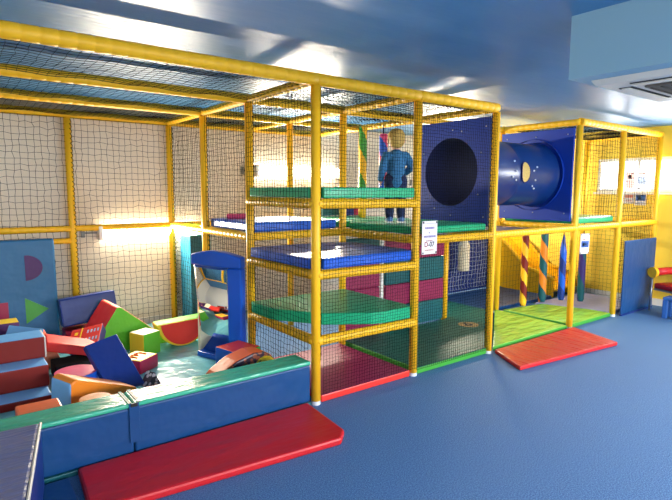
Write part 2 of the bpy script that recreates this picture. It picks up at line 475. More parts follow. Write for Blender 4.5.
single('padded_deck', prism_xy([(-.03, Y1-.05), (-.03, .66), (.0, .56), (.22, .22), (.55, .0), (.66, -.03), (Bx-.08, -.03), (Bx-.05, .0), (Bx-.05, .05), (Bx-.02, .08), (Bx-.02, Y1-.05)], .532, .63, .012), 'seagreen',
       'sea green deck with a cut front corner, lowest step above the red tower mat', 'padded step')
single('padded_deck', prism_xy([(Bx+.04, Y0+.04), (Cx-.04, Y0+.04), (Cx-.04, Y1-.045), (Bx+.04, Y1-.045)], 1.235, 1.305, .02), 'seagreen',
       'sea green deck the child stands on, in front of the dark round opening', 'padded step')
single('padded_deck', prism_xy([(Bx+.04, Y1+.045), (Cx-.04, Y1+.045), (Cx-.04, Y2-.04), (Bx+.04, Y2-.04)], 1.235, 1.305, .02), 'seagreen',
       'sea green deck behind the child, under the hanging punch bag', 'padded step')
single('padded_deck', prism_xy([(A+.04, Y1+.045), (Bx-.04, Y1+.045), (Bx-.04, Y2-.04), (A+.04, Y2-.04)], 1.235, 1.325, .02), 'blue',
       'royal blue deck above the mirror, second bay back in the tower', 'padded step')
single('padded_deck', prism_xy([(Dx+.04, Y0+.04), (Ex-.04, Y0+.04), (Ex-.04, Y1-.04), (Dx+.04, Y1-.04)], 1.235, 1.31, .02), 'seagreen',
       'green deck in the right tower, behind the blue tunnel panel', 'padded step')
single('padded_deck', prism_xy([(Cx+.06, .42), (Dx-.06, .42), (Dx-.06, Y1-.05), (Cx+.06, Y1-.05)], 1.13, 1.17, .015), 'navy',
       'narrow navy deck hanging beneath the blue tunnel', 'padded step')

def disc_hole_panel(x, y0, y1, z0, z1, yc, zc, r, th):
    bm = bmesh.new(); n = 64
    inn, out = [], []
    for k in range(n):
        a = 2*PI*k/n; dy, dz = math.cos(a), math.sin(a)
        s = min(((y1-yc) if dy > 0 else (yc-y0))/max(abs(dy), 1e-6), ((z1-zc) if dz > 0 else (zc-z0))/max(abs(dz), 1e-6))
        inn.append((yc+dy*r, zc+dz*r)); out.append((yc+dy*s, zc+dz*s))
    # square up the corners
    for cyy, czz in ((y0, z0), (y0, z1), (y1, z0), (y1, z1)):
        k = min(range(n), key=lambda i: (out[i][0]-cyy)**2+(out[i][1]-czz)**2); out[k] = (cyy, czz)
    rings = []
    for xx in (x-th/2, x+th/2):
        rings.append(([bm.verts.new((xx, *p)) for p in inn], [bm.verts.new((xx, *p)) for p in out]))
    for k in range(n):
        j = (k+1) % n
        for i_, o_ in rings: bm.faces.new((i_[k], i_[j], o_[j], o_[k]))
        bm.faces.new((rings[0][0][k], rings[0][0][j], rings[1][0][j], rings[1][0][k]))
        bm.faces.new((rings[0][1][k], rings[0][1][j], rings[1][1][j], rings[1][1][k]))
    return bm
TY, TZ, TR = .54, 1.81, .36
def bolts(parent, spots_, mat='cap', r=.010, ax='x'):
    for p in spots_:
        bm = bmesh.new(); bmesh.ops.create_uvsphere(bm, u_segments=8, v_segments=6, radius=r)
        link('bolt', bm, mat, parent, p, smooth=True)
hp = thing('tunnel_panel', 'blue panel with large dark round opening beside the child', 'panel', (Cx, 0, 0))
link('board', disc_hole_panel(0, .05, .98, 1.27, 2.33, TY, TZ, TR-.01, .03), 'panel_blue', hp)
bolts(hp, [(-.017, .10+.42*i, z) for i in range(3) for z in (1.36, 2.24)]+[(-.017, TY+.43*math.cos(a), TZ+.43*math.sin(a)) for a in (.5, 1.9, 2.7, 3.7, 5.2)], 'steel', .008)
dp = thing('tunnel_panel', 'blue panel on the right tower where the tunnel ends', 'panel', (Dx-.055, 0, 0))
link('board', disc_hole_panel(0, .03, .98, 1.27, 2.33, TY, TZ, TR-.01, .03), 'panel_blue', dp)
bolts(dp, [(-.017, .10+.4*i, z) for i in range(3) for z in (1.36, 2.26)], 'steel', .008)
bm = bmesh.new(); add_tube(bm, (-.017, TY, TZ), (-.045, TY, TZ), TR+.06, seg=48, caps=False); add_tube(bm, (-.017, TY, TZ), (-.045, TY, TZ), TR+.005, seg=48, caps=False)
rims = bm
link('flange', rims, 'panel_blue', dp)
tn = thing('crawl_tunnel', 'dark blue plastic crawl tunnel with an oval yellow window', 'tunnel', (0, TY, TZ))
bm = bmesh.new()
st = [(Cx+.017, TR), (Cx+.08, TR), (2.8, TR), (2.83, TR-.012), (2.86, TR), (Dx-.16, TR), (Dx-.102, TR+.02)]
rings = []
for xx, rr in st: rings.append([bm.verts.new((xx, rr*math.cos(a), rr*math.sin(a))) for a in [2*PI*k/64 for k in range(64)]])
for a, b in zip(rings, rings[1:]):
    for k in range(64): bm.faces.new((a[k], a[(k+1) % 64], b[(k+1) % 64], b[k]))
tb = link('tunnel_shell', bm, 'tube_blue', tn, smooth=True)
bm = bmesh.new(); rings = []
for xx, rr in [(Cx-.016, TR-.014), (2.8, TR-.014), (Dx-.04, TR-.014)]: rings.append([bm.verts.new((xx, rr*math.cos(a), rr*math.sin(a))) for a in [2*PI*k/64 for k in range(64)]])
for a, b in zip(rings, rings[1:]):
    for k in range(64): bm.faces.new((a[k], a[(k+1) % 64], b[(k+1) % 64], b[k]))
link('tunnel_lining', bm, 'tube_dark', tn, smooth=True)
def on_tube(u, a, dr=.003):   # a measured from -y upward
    return (u, -(TR+dr)*math.cos(a), (TR+dr)*math.sin(a))
bm = bmesh.new(); wu, wa = 2.90, .03
c = bm.verts.new(on_tube(wu, wa, .004)); rg = []
for k in range(32):
    t = 2*PI*k/32; rg.append(bm.verts.new(on_tube(wu+.075*math.cos(t), wa+.30*math.sin(t), .004)))
for k in range(32): bm.faces.new((c, rg[k], rg[(k+1) % 32]))
wn = link('oval_window', bm, 'mesh_yellow', tn)
bm = bmesh.new(); add_path(bm, [on_tube(wu+.078*math.cos(2*PI*k/32), wa+.312*math.sin(2*PI*k/32), .004) for k in range(33)], .006, 6); link('window_rim', bm, 'tube_dark', wn)
bm = bmesh.new()
for k in range(-5, 6):
    h = .30*math.sqrt(max(0, 1-(k/6)**2)); add_path(bm, [on_tube(wu+.075*k/6, wa+h*(j/6), .006) for j in range(-6, 7)], .0012, 4)
for k in range(-6, 7):
    h = .075*math.sqrt(max(0, 1-(k/7)**2)); add_path(bm, [on_tube(wu-h, wa+.30*k/7, .006), on_tube(wu+h, wa+.30*k/7, .006)], .0012, 4)
link('window_mesh', bm, 'tan', wn)
bolts(tn, [on_tube(wu+du, wa+da) for du, da in ((-.19, .32), (-.175, .02), (-.235, -.15), (-.17, -.24), (.15, .05), (.215, .17), (.19, -.23), (.165, -.42), (.215, -.50))], 'cap', .011)

# padded wall of maroon and teal bands behind the front bay
pw = thing('padded_wall', 'padded wall of maroon and teal bands behind the climbing tower', 'padded wall', (0, 1.07, 0))
for x0, x1, order in ((1.09, 1.60, ('maroon', 'maroon', 'maroon', 'teal_dark')), (1.69, 2.64, ('teal_dark', 'maroon', 'teal_dark', 'maroon'))):
    zs = (.06, .32, .57, .84, 1.12)
    for k in range(4): link('pad', box_bm((x0, 0, zs[k]), (x1, .06, zs[k+1]-.004), .012), order[k], pw)
link('glint_strip', box_bm((1.625, .01, .06), (1.67, .05, 1.12), .012), 'white', pw)['label'] = 'narrow white strip standing in for a bright glint between the pads'  # added strip, its white stands for a bright glint in the gap
bw = thing('padded_wall', 'tall navy padded wall with net over it behind the green floor mat', 'padded wall', (3.0, 2.08, 0))
for k in range(2): link('pad', box_bm((k*1.04, 0, .05), (k*1.04+1.03, .08, 1.18), .02), 'navy', bw)
nn = link('wall_net', net_bm((0, -.03, .1), (2.05, 0, 0), (0, 0, 1.05), .07, .014), 'cord_white', bw)
md = nn.modifiers.new('cords', 'WIREFRAME'); md.thickness = .009; md.use_even_offset = False

lb = thing('padded_barrier', 'low dark teal barrier with crimson stripes behind the child', 'padded barrier', (1.45, 1.93, 1.31))
for k, (x0, x1, m) in enumerate(((0, .22, 'teal_dark'), (.22, .29, 'teal_dark'), (.29, .335, 'crimson'), (.335, .48, 'navy'), (.48, .60, 'crimson'))):
    link('pad', box_bm((x0, 0, 0), (x1-.003, .05, .17), .008), m, lb)
single('foam_cushion', box_bm((-.12, -.06, 0), (.12, .06, .05), .015), ['pink', 'navy'], 'small pink foam cushion lying on the blue deck above the mirror', 'cushion',
       lambda n, c: 1 if c.x > .09 else 0, (.25, 1.75, 1.325), (0, 0, -.4))

# ------------------------------------------------------------------ poles and punch bags
def spiral(name, label, cat, loc, z0, z1, r, ma, mb, turns, taper=False, twist=.6, hook=None):
    o = thing(name, label, cat, loc)
    bm = bmesh.new(); n = 64; seg = 24; rings = []
    for i in range(n+1):
        t = i/n; rr = r
        if taper and t > .72: rr = r*(1-.8*((t-.72)/.28)**1.3)
        if t < .02 or t > .98: rr *= .85
        rings.append([bm.verts.new((rr*math.cos(2*PI*k/seg), rr*math.sin(2*PI*k/seg), z0+(z1-z0)*t)) for k in range(seg)])
    for i in range(n):
        for k in range(seg):
            f = bm.faces.new((rings[i][k], rings[i][(k+1) % seg], rings[i+1][(k+1) % seg], rings[i+1][k])); f.smooth = True
            f.material_index = 0 if ((k/seg+turns*i/n) % 1) < .5 else 1
    bm.faces.new(rings[0][::-1]); bm.faces.new(rings[-1])
    link('padding', bm, [ma, mb], o)
    if hook:
        link('hanger', tube_bm((0, 0, z1-.005), (0, 0, hook), .006, seg=8), 'cord', o)
    return o
spiral('spiral_pole', 'padded pole with red and yellow spiral stripes under the tunnel', 'padded pole', (4.13, .94, 0), .05, 1.165, .045, 'brick', 'yellow', 3.2)
spiral('spiral_pole', 'padded pole with orange and teal spiral stripes beside a yellow post', 'padded pole', (4.58, .93, 0), .05, 1.165, .052, 'orange', 'teal_dark', 2.6)
spiral('punch_bag', 'hanging navy and blue punch bag with a pointed top', 'punch bag', (4.32, .5, 0), .18, 1.05, .042, 'blue', 'navy', 2.3, True, hook=1.235)
spiral('punch_bag', 'hanging purple and teal punch bag behind the white notice', 'punch bag', (4.83, .5, 0), .10, 1.05, .046, 'violet', 'teal_dark', 1.4, True, hook=1.22)
spiral('spiral_pole', 'padded pole with green and yellow spiral stripes on the upper deck', 'padded pole', (1.70, 1.5, 0), 1.305, 2.34, .045, 'edgegreen', 'yellow', 2.0)
spiral('punch_bag', 'pink and blue twisted punch bag hanging beside the child', 'punch bag', (1.97, 1.45, 0), 1.60, 2.27, .05, 'pink', 'blue', 1.6, hook=2.37)
spiral('punch_bag', 'pale grey punch bag hanging in front of the navy padded wall', 'punch bag', (3.88, 1.78, 0), .45, .95, .085, 'cream', 'cream', 1, True, hook=1.19)

# ------------------------------------------------------------------ floor mats
def mat(label, pts, z0, z1, m, bv=.012, edge=None, name='floor_mat'):
    bm = prism_xy(pts, z0, z1, bv)
    ms = [m]+([edge] if edge else [])
    return single(name, bm, ms, label, 'mat', (lambda n, c: 0 if n.z > .8 else 1) if edge else None)
mat('long red crash mat on the blue carpet in front of the soft play pit wall', [(-1.66, -.02), (-1.69, -.42), (-1.62, -.50), (-.24, -.63), (-.15, -.545), (-.10, -.03)], 0, .05, 'redmat', .015, 'red')
mat('red landing mat in front of the lime green opening', [(2.15, -.045), (1.90, -.50), (3.42, -.66), (3.64, -.05)], 0, .04, 'redmat_shiny', .012, 'red')
mat('red mat on the floor of the climbing tower', [(.045, -.01), (.995, -.01), (.995, 1.0), (.045, 1.0)], 0, .06, 'maroon', .012, 'brightred')
tm = mat('dark teal green mat on the floor between the tower and the lime mat', [(1.085, -.01), (2.055, -.01), (2.15, .02), (3.56, 1.03), (3.48, 1.07), (3.5, 1.7), (2.75, 1.7), (2.75, 1.16), (2.66, 1.04), (1.085, 1.04)], 0, .06, 'tealgreen', .012, 'edgegreen')
mat('shiny lime green mat across the opening under the tunnel', [(2.18, .0), (3.60, .0), (3.63, 1.0), (3.58, 1.0)], 0, .05, 'lime', .012, 'edgegreen')
mat('pale lime mat with green edge on the right tower floor', [(3.69, .0), (4.66, .0), (4.66, .25), (4.45, .86), (3.69, .95)], 0, .05, 'lime', .012, 'edgegreen')
mat('violet blue mat at the rear of the right tower by the yellow wall', [(4.75, .07), (5.74, .07), (5.74, .97), (4.5, .98)], 0, .04, 'lilac', .012)
mat('blue mat lying in front of the slide and the navy padded wall', [(2.75, 1.74), (3.53, 1.74), (3.5, 1.09), (5.1, 1.08), (5.1, 2.06), (2.75, 2.06)], 0, .045, 'wall_blue', .012)
em = thing('floor_emblem', 'round tan emblem with a black letter on the dark teal mat', 'emblem', (2.655, .69, .0605))
bm = bmesh.new(); add_tube(bm, (0, 0, 0), (0, 0, .002), .12, seg=32); link('disc', bm, 'tan', em)
text_mesh('letter', 'b', .2, 'ink', em, Matrix.Translation((0.0, 0, .003)) @ Matrix.Rotation(-.65, 4, 'Z'))
mat('pale teal shiny mat on the soft play pit floor, right half', [(-1.02, .25), (-.05, .25), (-.05, 2.96), (-1.02, 2.96)], 0, .06, 'pool', .015)
mat('pale teal shiny mat on the soft play pit floor, left half', [(-2.1, .25), (-1.03, .25), (-1.03, 2.96), (-2.1, 2.96)], 0, .06, 'pool', .015)
mat('dark blue mat on the carpet between the large blue block and the red crash mat', [(-2.9, -1.35), (-1.72, -1.35), (-1.71, -.06), (-2.9, -.06)], 0, .03, 'wall_blue', .01)

# pit wall
def pitwall(x0, x1, label):
    o = thing('pit_wall', label, 'padded wall', (x0, 0, 0)); L = x1-x0
    link('body', box_bm((0, 0, .03), (L, .21, .315), .012), 'wall_blue', o)
    link('top_cover', box_bm((-.002, -.006, .315), (L+.002, .216, .345), .012), 'padtop', o)
    link('base_strip', box_bm((0, -.012, 0), (L, .22, .03), .004), 'teal_dark', o)
    return o
w1 = pitwall(-1.335, -.05, 'long blue padded pit wall with green top, right piece beside the corner post')
w2 = pitwall(-2.10, -1.34, 'long blue padded pit wall with green top, left piece behind the large blue block')
st_ = link('strap', box_bm((-.03, -.012, .10), (.03, -.006, .345), .002), 'wall_blue', w1); 
for dx in (-.035, .02): link('strap', box_bm((dx, -.010, .345), (dx+.02, .22, .349), .001), 'tealgreen', w1)
link('buckle', box_bm((-.02, -.02, .325), (.02, -.010, .345), .003), 'slot', w1)
# block at lower left
vb = thing('foam_block', 'large blue foam block, top coloured for its violet sheen, at the lower left corner', 'foam block')
tp = [(-1.835, -.10), (-2.06, -1.25), (-2.85, -1.1), (-2.75, .0-.06)]
o = link('cover', prism_xy(tp, .03, .40, .02, 3), ['block_top_sheen', 'navy'], vb); paint(o, lambda n, c: 0 if n.z > .7 else 1)
bm = bmesh.new(); add_path(bm, [(x, y, .396) for x, y in ((-1.838, -.11), (-2.055, -1.24))], .007, 8); link('piping', bm, 'piping', vb)

# ------------------------------------------------------------------ soft shapes in the pit
def part_patch(name, pts, y, m, parent, th=.006): return link(name, prism_xz(pts, y-th, y), m, parent)
# big mat with shapes, leaning on the back net
bmx = thing('activity_mat', 'petrol blue mat with purple half disc and green triangle against the back net', 'mat', (-1.28, 2.80, .06), (math.radians(-3.5), 0, 0))
link('cover', box_bm((-.85, 0, 0), (0, .075, 1.06), .02), 'mat_blue', bmx)
part_patch('half_disc', [(-.275, .955-.055), (-.275, .70-.055)]+[(-.275+.155*math.sin(a), .775+.128*-math.cos(a)) for a in [PI*k/16 for k in range(1, 16)]], 0, 'purple', bmx)
part_patch('triangle', [(-.295, .475), (-.295, .215), (-.09, .345)], 0, 'edgegreen', bmx)
part_patch('square', [(-.68, .45), (-.44, .45), (-.44, .19), (-.68, .19)], 0, 'crimson', bmx)
# stairs
sp = [(1.05, .06), (1.05, .125), (1.25, .125), (1.25, .295), (1.45, .295), (1.45, .465), (1.78, .465), (1.78, .06)]
fs = thing('foam_steps', 'foam steps with sky blue treads and brick red risers at the left edge', 'foam steps')
zb = .06
for k, (y0, y1, z0, z1) in enumerate(((1.45, 1.70, .295, .465), (1.25, 1.70, .125, .295), (1.05, 1.70, .06, .125))):
    o = link('step', box_bm((-2.08, y0, z0), (-1.595-.012*k, y1, z1), .012), ['sky', 'brick'], fs); paint(o, lambda n, c: 0 if n.z > .5 else 1)
bm = bmesh.new(); add_path(bm, [(-1.596, 1.452, .30), (-1.596, 1.452, .455), (-1.596, 1.69, .46)], .006, 6); link('piping', bm, 'piping', fs)
yb = single('foam_block', box_bm((-2.07, 2.3, .06), (-1.685, 2.5, .42), .012), ['lemon', 'purple', 'crimson'], 'foam block with lemon top and purple side behind the foam steps', 'foam block',
       lambda n, c: 0 if n.z > .5 else 1)
single('foam_wedge', prism_xz([(-.19, 0), (.19, 0), (0, .37)], -.2, .2, .012), ['sky', 'salmon', 'cream'], 'triangular foam prism with sky blue slope and salmon end behind the steps', 'foam wedge',
       lambda n, c: 1 if n.y < -.5 else (0 if n.x < 0 else 2), (-1.66, 2.03, .06), (0, 0, .62))
def tilt_box(name, label, sx, sy, sz, center, rot, mats, fn, cat='foam block', bv=.012):
    return single(name, box_bm((-sx/2, -sy/2, -sz/2), (sx/2, sy/2, sz/2), bv), mats, label, cat, fn, center, rot)
rb = thing('foam_block', 'red foam block with printed markings and violet side on the red slope', 'foam block', (-1.20, 1.93, .255), (math.radians(24), math.radians(-12), math.radians(-28)))
o = link('cover', box_bm((-.14, -.13, -.05), (.14, .13, .05), .01), ['brightred', 'violet'], rb); paint(o, lambda n, c: 0 if n.z > .5 else 1)
link('stripe', box_bm((-.045, -.125, .05), (-.035, .125, .052)), 'lemon', rb)
for sx in (.02, .05, .08, .11): 
    for sy in (.03, -.085): link('mark', box_bm((sx-.008, sy, .05), (sx+.006, sy+.045, .0515)), 'pale_blue', rb)
for sy in (-.06, .05): link('mark', box_bm((-.10, sy-.02, .05), (-.07, sy+.02, .0515)), 'lemon', rb)
single('foam_block', box_bm((0, 0, 0), (.53, .22, .28), .015), ['navy'], 'navy foam cuboid tilted against the back net behind the green wedge', 'foam block', None, (-1.29, 2.55, .245), (math.radians(-8), math.radians(-5), math.radians(-2)))
single('foam_block', box_bm((-1.27, 2.56, .06), (-.80, 2.78, .20), .012), ['crimson'], 'red foam block lying under the navy cuboid', 'foam block')
gw = single('foam_wedge', prism_xz([(-.40, 0), (.44, 0), (-.065, .435), (-.105, .435)], -.25, .22, .012), ['green', 'brightred', 'salmon'], 'big green triangular foam wedge with red left slope', 'foam wedge',
       lambda n, c: 0 if abs(n.y) > .6 else (1 if n.x < -.2 else 2), (-.82, 2.28, .06), (0, 0, math.radians(4)))
single('foam_slab', box_bm((-.2, -.15, -.04), (.2, .15, .04), .01), ['brightred', 'brick'], 'thin red foam slab sloping from the steps to the navy board', 'foam slab',
       lambda n, c: 0 if n.z > -.5 and n.y > -2 else 1, (-1.37, 1.72, .285), (0, math.radians(16), math.radians(-6)))
single('foam_block', box_bm((-1.53, 1.5, .06), (-1.22, 1.74, .19), .01), 'slot', 'added dark block standing in for the shade under the red slab', 'foam block')  # added block, its dark colour stands for the shade in this gap
# leaning navy board
def slab4(pts, th, mats, name, label, cat, bv=.01, fn=None):
    p = [Vector(q) for q in pts]; n = (p[1]-p[0]).cross(p[3]-p[0]).normalized()
    c = sum(p, Vector())/4
    return single(name, hull_bm([q-c for q in p], [q-c+n*th for q in p], bv), mats, label, cat, fn, c)
slab4([(-1.385, 1.16, .395), (-1.12, 1.28, .42), (-1.0, .975, .07), (-1.27, .90, .07)], -.05, ['navy'], 'foam_slab', 'navy foam board leaning over the red slab in the pit', 'foam slab')
# pink disc
def cyl(name, label, loc, r, h, mt, ms, rot=(0, 0, 0), cat='foam cylinder'):
    bm = bmesh.new(); add_tube(bm, (0, 0, 0), (0, 0, h), r, seg=40); bevel(bm, .008)
    o = single(name, bm, [mt, ms], label, cat, lambda n, c: 0 if n.z > .7 else 1, loc, rot)
    for f in o.data.polygons: f.use_smooth = len(f.vertices) == 4 and abs(f.normal.z) < .5
    return o
cyl('foam_cylinder', 'round foam drum with pink top and blue side beside the foam steps', (-1.445, 1.10, .06), .15, .19, 'pink', 'blue')
cyl('foam_cylinder', 'small orange foam drum just behind the left pit wall', (-1.47, .37, .06), .095, .225, 'orange', 'orange')
single('foam_wedge', prism_xz([(0, 0), (.015, .27), (.06, .29), (.52, .09), (.54, .0)], -.12, .12, .015, 3), ['orange', 'sky'], 'orange foam ramp with sky blue end behind the left pit wall', 'foam wedge',
       lambda n, c: 1 if n.x < -.7 else 0, (-1.63, .70, .06), (0, 0, math.radians(20)))
single('foam_block', box_bm((-1.90, .34, .06), (-1.66, .52, .29), .012), 'tangerine', 'orange foam block behind the left pit wall in front of the steps', 'foam block')
single('foam_block', box_bm((-.1, -.1, 0), (.1, .1, .215), .01), ['green', 'lemon', 'cream'], 'green foam cube with yellow left side by the green wedge', 'foam block',
       lambda n, c: 2 if n.z > .5 else (1 if n.x < -.5 else 0), (-.71, 1.84, .06), (0, 0, math.radians(24)))
yk = thing('foam_block', 'foam block with yellow printed top and crimson sides on the pit floor', 'foam block', (-.90, 1.42, .06), (0, 0, math.radians(35)))
o = link('cover', box_bm((-.12, -.12, 0), (.12, .12, .12), .012), ['lemon', 'crimson'], yk); paint(o, lambda n, c: 0 if n.z > .5 else 1)
bm = bmesh.new(); add_path(bm, [(-.06, -.04, .121), (-.06, .03, .121), (-.02, .05, .121), (0, 0, .121), (.02, .05, .121), (.06, .03, .121), (.06, -.04, .121)], .009, 6); link('printed_mark', bm, 'tangerine', yk)
single('foam_wedge', prism_xz([(-.065, 0), (.065, 0), (.005, .11)], -.05, .05, .004), 'print_triangle', 'small triangular prism with black and white print beside the navy board', 'foam wedge', None, (-.93, .99, .06), (0, 0, math.radians(20)))
# watermelon
wm = thing('foam_rocker', 'watermelon half disc of foam, red face with green rim', 'foam shape', (-.33, 1.92, .322), (0, math.radians(-3), math.radians(-3)))
arc = [(.255*math.cos(a), -.255*math.sin(a)) for a in [PI*k/24 for k in range(25)]]
o = link('rind', prism_xz(arc, -.09, .10, .01), ['green', 'lemon'], wm); paint(o, lambda n, c: 0 if n.z > .5 else 1)
link('face', prism_xz([(x*.86, z*.9-.008) for x, z in arc], -.096, -.088), 'brightred', wm)
# red, blue and green box
single('foam_block', box_bm((-.13, -.14, 0), (.13, .14, .24), .01), ['brightred', 'blue', 'edgegreen'], 'foam block with red top, blue left and green right side by the corner post', 'foam block',
       lambda n, c: 0 if n.z > .5 else (2 if abs(n.y) > .5 else 1), (-.25, .80, .06), (0, 0, math.radians(14)))
# orange arch with printed face
ar = thing('foam_arch', 'orange curved foam shape with printed dark side and yellow end', 'foam shape', (-.335, .50, .06), (0, 0, math.radians(5)))
prof = [(-.36, 0), (-.37, .08), (-.27, .18), (-.13, .255), (.02, .29), (.12, .285), (.195, .24), (.24, .155), (.24, .05), (.22, 0)]
o = link('cover', prism_xz(prof, -.09, .10, .018, 3), ['tangerine', 'print_dark'], ar); paint(o, lambda n, c: 1 if n.y < -.7 else 0)
bm = bmesh.new(); add_tube(bm, (.125, -.098, .14), (.125, -.088, .14), .105, seg=32); link('yellow_end', bm, 'lemon', ar)
bm = bmesh.new(); add_path(bm, [(.125+.06*math.cos(a)-.02, -.099, .14+.085*math.sin(a)) for a in [1.9+2.4*k/12 for k in range(13)]], .004, 6); link('printed_line', bm, 'ink', ar)
# mirror
mr = thing('padded_mirror', 'blue padded frame holding a curved mirror on the pit side of the tower', 'mirror', (-.062, 1.0, .06), (0, 0, 0))
LM, HM = .57, .97
def arc_pts(a, b, n):
    out = []; x = y = 0; N = 200
    for i in range(N+1):
        s_ = i/N*LM; t = math.radians(33-20*i/N)
        if i: x -= math.sin(t)*LM/N; y += math.cos(t)*LM/N
        out.append((s_, x, y, t))
    return [min(out, key=lambda q: abs(q[0]-(a+(b-a)*k/n))) for k in range(n+1)]
def arc_slab(name, a, b, z0, z1, d0, d1, m, n=12, bv=.0, dome=0, lean=0):
    P_ = arc_pts(a, b, n); bm = bmesh.new(); st = []
    for s_, x, y, t in P_:
        nx, ny = -math.cos(t), -math.sin(t); zt = z1+dome*math.sin(PI*s_/LM)
        st.append([bm.verts.new((x+nx*d, y+ny*d, z)) for d, z in ((d0, z0), (d1, z0), (d1+lean, zt), (d0+lean, zt))])
    for p, q in zip(st, st[1:]):
        for k in range(4): bm.faces.new((p[k], p[(k+1) % 4], q[(k+1) % 4], q[k]))
    bm.faces.new(st[0]); bm.faces.new(st[-1][::-1])
    bmesh.ops.recalc_face_normals(bm, faces=bm.faces[:]); bevel(bm, bv, 2)
    return link(name, bm, m, mr, smooth=name == 'mirror_pane')
arc_slab('frame_side', 0, .14, 0, HM-.10, 0, .085, 'blue', 6, .015)
arc_slab('frame_side', LM-.035, LM, 0, HM-.10, 0, .03, 'cream', 4, .008)  # cream colour stands in for the pale wall reflected at this edge
arc_slab('frame_top', 0, LM, HM-.10, HM, 0, .09, 'blue', 14, .015, .045)
arc_slab('frame_bottom', .14, LM-.035, 0, .05, 0, .07, 'blue', 12, .01)
arc_slab('mirror_pane', .14, LM-.035, .05, HM-.10, .005, .012, 'mirror', 24, lean=.066)
single('foam_pillar', box_bm((.07, 2.62, 0), (.32, 2.95, 1.10), .012), ['teal', 'teal_dark'], 'tall teal foam pillar behind the side net at the pit corner', 'foam pillar', lambda n, c: 1 if n.y < -.5 else 0)  # front face coloured darker, shade painted in on the side away from the lamp

# ------------------------------------------------------------------ slide, board, notices, posters
sl = thing('slide', 'yellow plastic slide against the yellow wall under the tunnel', 'slide', (5.15, 0, 0))
tl = [(2.75, 1.22), (2.3, .99), (1.95, .74), (1.72, .52), (1.55, .40), (1.11, .30)]; bl = [(1.11, .0), (1.9, .0), (2.1, .06), (2.75, .7)]
for x0 in (0, .59): link('side_wall', prism_yz(tl+bl, x0, x0+.055, .012), 'slide', sl)
for x0 in (.0275, .6175):
    bm = bmesh.new(); add_path(bm, [(x0, y, z) for y, z in tl], .036, 10); link('rim', bm, 'slide', sl, smooth=True)
ch = [(2.75, 1.10), (2.3, .82), (1.95, .5), (1.72, .26), (1.55, .16), (1.11, .12)]
link('chute', prism_yz(ch+[(y, z-.03) for y, z in ch[::-1]], .055, .59), 'slide', sl)
bd = thing('padded_board', 'blue padded board fixed low on the net in front of the yellow wall', 'padded board', (4.8, -.07, 0))
link('cover', box_bm((0, 0, .02), (.92, .025, .985), .02, 3), 'wall_blue', bd); link('base_strip', box_bm((0, -.005, 0), (.92, .03, .02), .003), 'navy', bd)

def notice(label, loc, w, h, rows, roty=0):
    o = thing('notice_sign', label, 'sign', loc, (0, roty, 0))
    link('sheet', prism_xz([(0, 0), (w, 0), (w, h), (0, h)], 0, .006, .001), 'paper', o)
    for kind, x, z, s, m, *tx in rows:
        if kind == 'T':
            text_mesh('lettering', tx[0], s, m, o, Matrix.Translation((x, -.001, z)) @ Matrix.Rotation(PI/2, 4, 'X'))
        else:
            link('printed_block', box_bm((x, -.0015, z), (x+s, -.0005, z+tx[0])), m, o)
    for cxx in (.012, w-.012):
        for czz in (.012, h-.012):
            link('fixing', tube_bm((cxx, -.004, czz), (cxx, 0, czz), .008, seg=10), 'slot', o)
    return o
def illegible(x0, x1, z, hgt, m):  # lettering too small to read in the photograph: short strokes
    out = []; x = x0
    while x < x1-.006:
        w_ = R.uniform(.008, .014); out.append(('B', x, z-hgt/2, min(w_, x1-x), m, hgt)); x += w_+.005
    return out
notice('white notice with red and black lettering hung beside the second front post', (1.055, -.062, 1.075), .185, .285,
       [('B', .01, .262, .165, 'ink_purple', .0025)]+illegible(.035, .155, .225, .018, 'ink_purple')+illegible(.08, .10, .185, .014, 'ink_purple')+illegible(.02, .165, .152, .018, 'ink_purple')
       + illegible(.05, .135, .115, .009, 'ink_red')+[('T', .05, .082, .06, 'ink_red', 'D'), ('T', .112, .082, .06, 'ink', '-07'), ('B', .03, .028, .12, 'pale_pink', .014)]+illegible(.035, .14, .035, .008, 'ink'))
notice('small white notice with blue panel hung on the front of the right tower', (3.675, -.06, .895), .205, .235,
       [('B', .05, .165, .055, 'ink_red', .008), ('B', .125, .165, .03, 'tan', .008), ('B', .02, .075, .168, 'ink_blue', .075), ('B', .045, .09, .045, 'pale_blue', .04), ('B', .10, .10, .03, 'paper', .025), ('B', .145, .095, .022, 'paper', .012), ('B', .07, .045, .07, 'pale_pink', .008)], roty=math.radians(2))

def poster(label, y0, y1, z0, z1, blocks):
    o = thing('poster', label, 'poster', (XR-.006, y1, z0))
    w, h = y1-y0, z1-z0
    def flat(n, x, ya, yb, za, zb, m):
        bm = bmesh.new(); bm.faces.new([bm.verts.new(p) for p in ((x, ya, za), (x, yb, za), (x, yb, zb), (x, ya, zb))]); link(n, bm, m, o)
    flat('sheet', -.002, -w, 0, 0, h, 't_paper')
    for a0, a1, b0, b1, m in blocks: flat('printed_block', -.0035, -w*a1, -w*a0, h*b0, h*b1, m)
poster('tall pink tinted poster, upper left of four below the window', .335, .475, 1.64, 1.925, [(.08, .92, .08, .92, 't_pink'), (.35, .65, .55, .75, 't_blue')])
poster('white poster with pale blue print, upper right of four below the window', .165, .315, 1.65, 1.935, [(.12, .9, .25, .6, 't_blue'), (.1, .9, .04, .08, 't_ink'), (.2, .8, .75, .85, 't_pink')])
poster('white poster with red print, lower left of four below the window', .33, .475, 1.44, 1.625, [(.1, .9, .45, .7, 't_salmon'), (.2, .8, .15, .3, 't_pink')])
poster('white poster with bold blue print, lower right of four below the window', .165, .32, 1.42, 1.63, [(.08, .92, .3, .7, 't_ink_blue'), (.3, .5, .4, .7, 't_blue'), (.2, .8, .12, .2, 't_blue')])

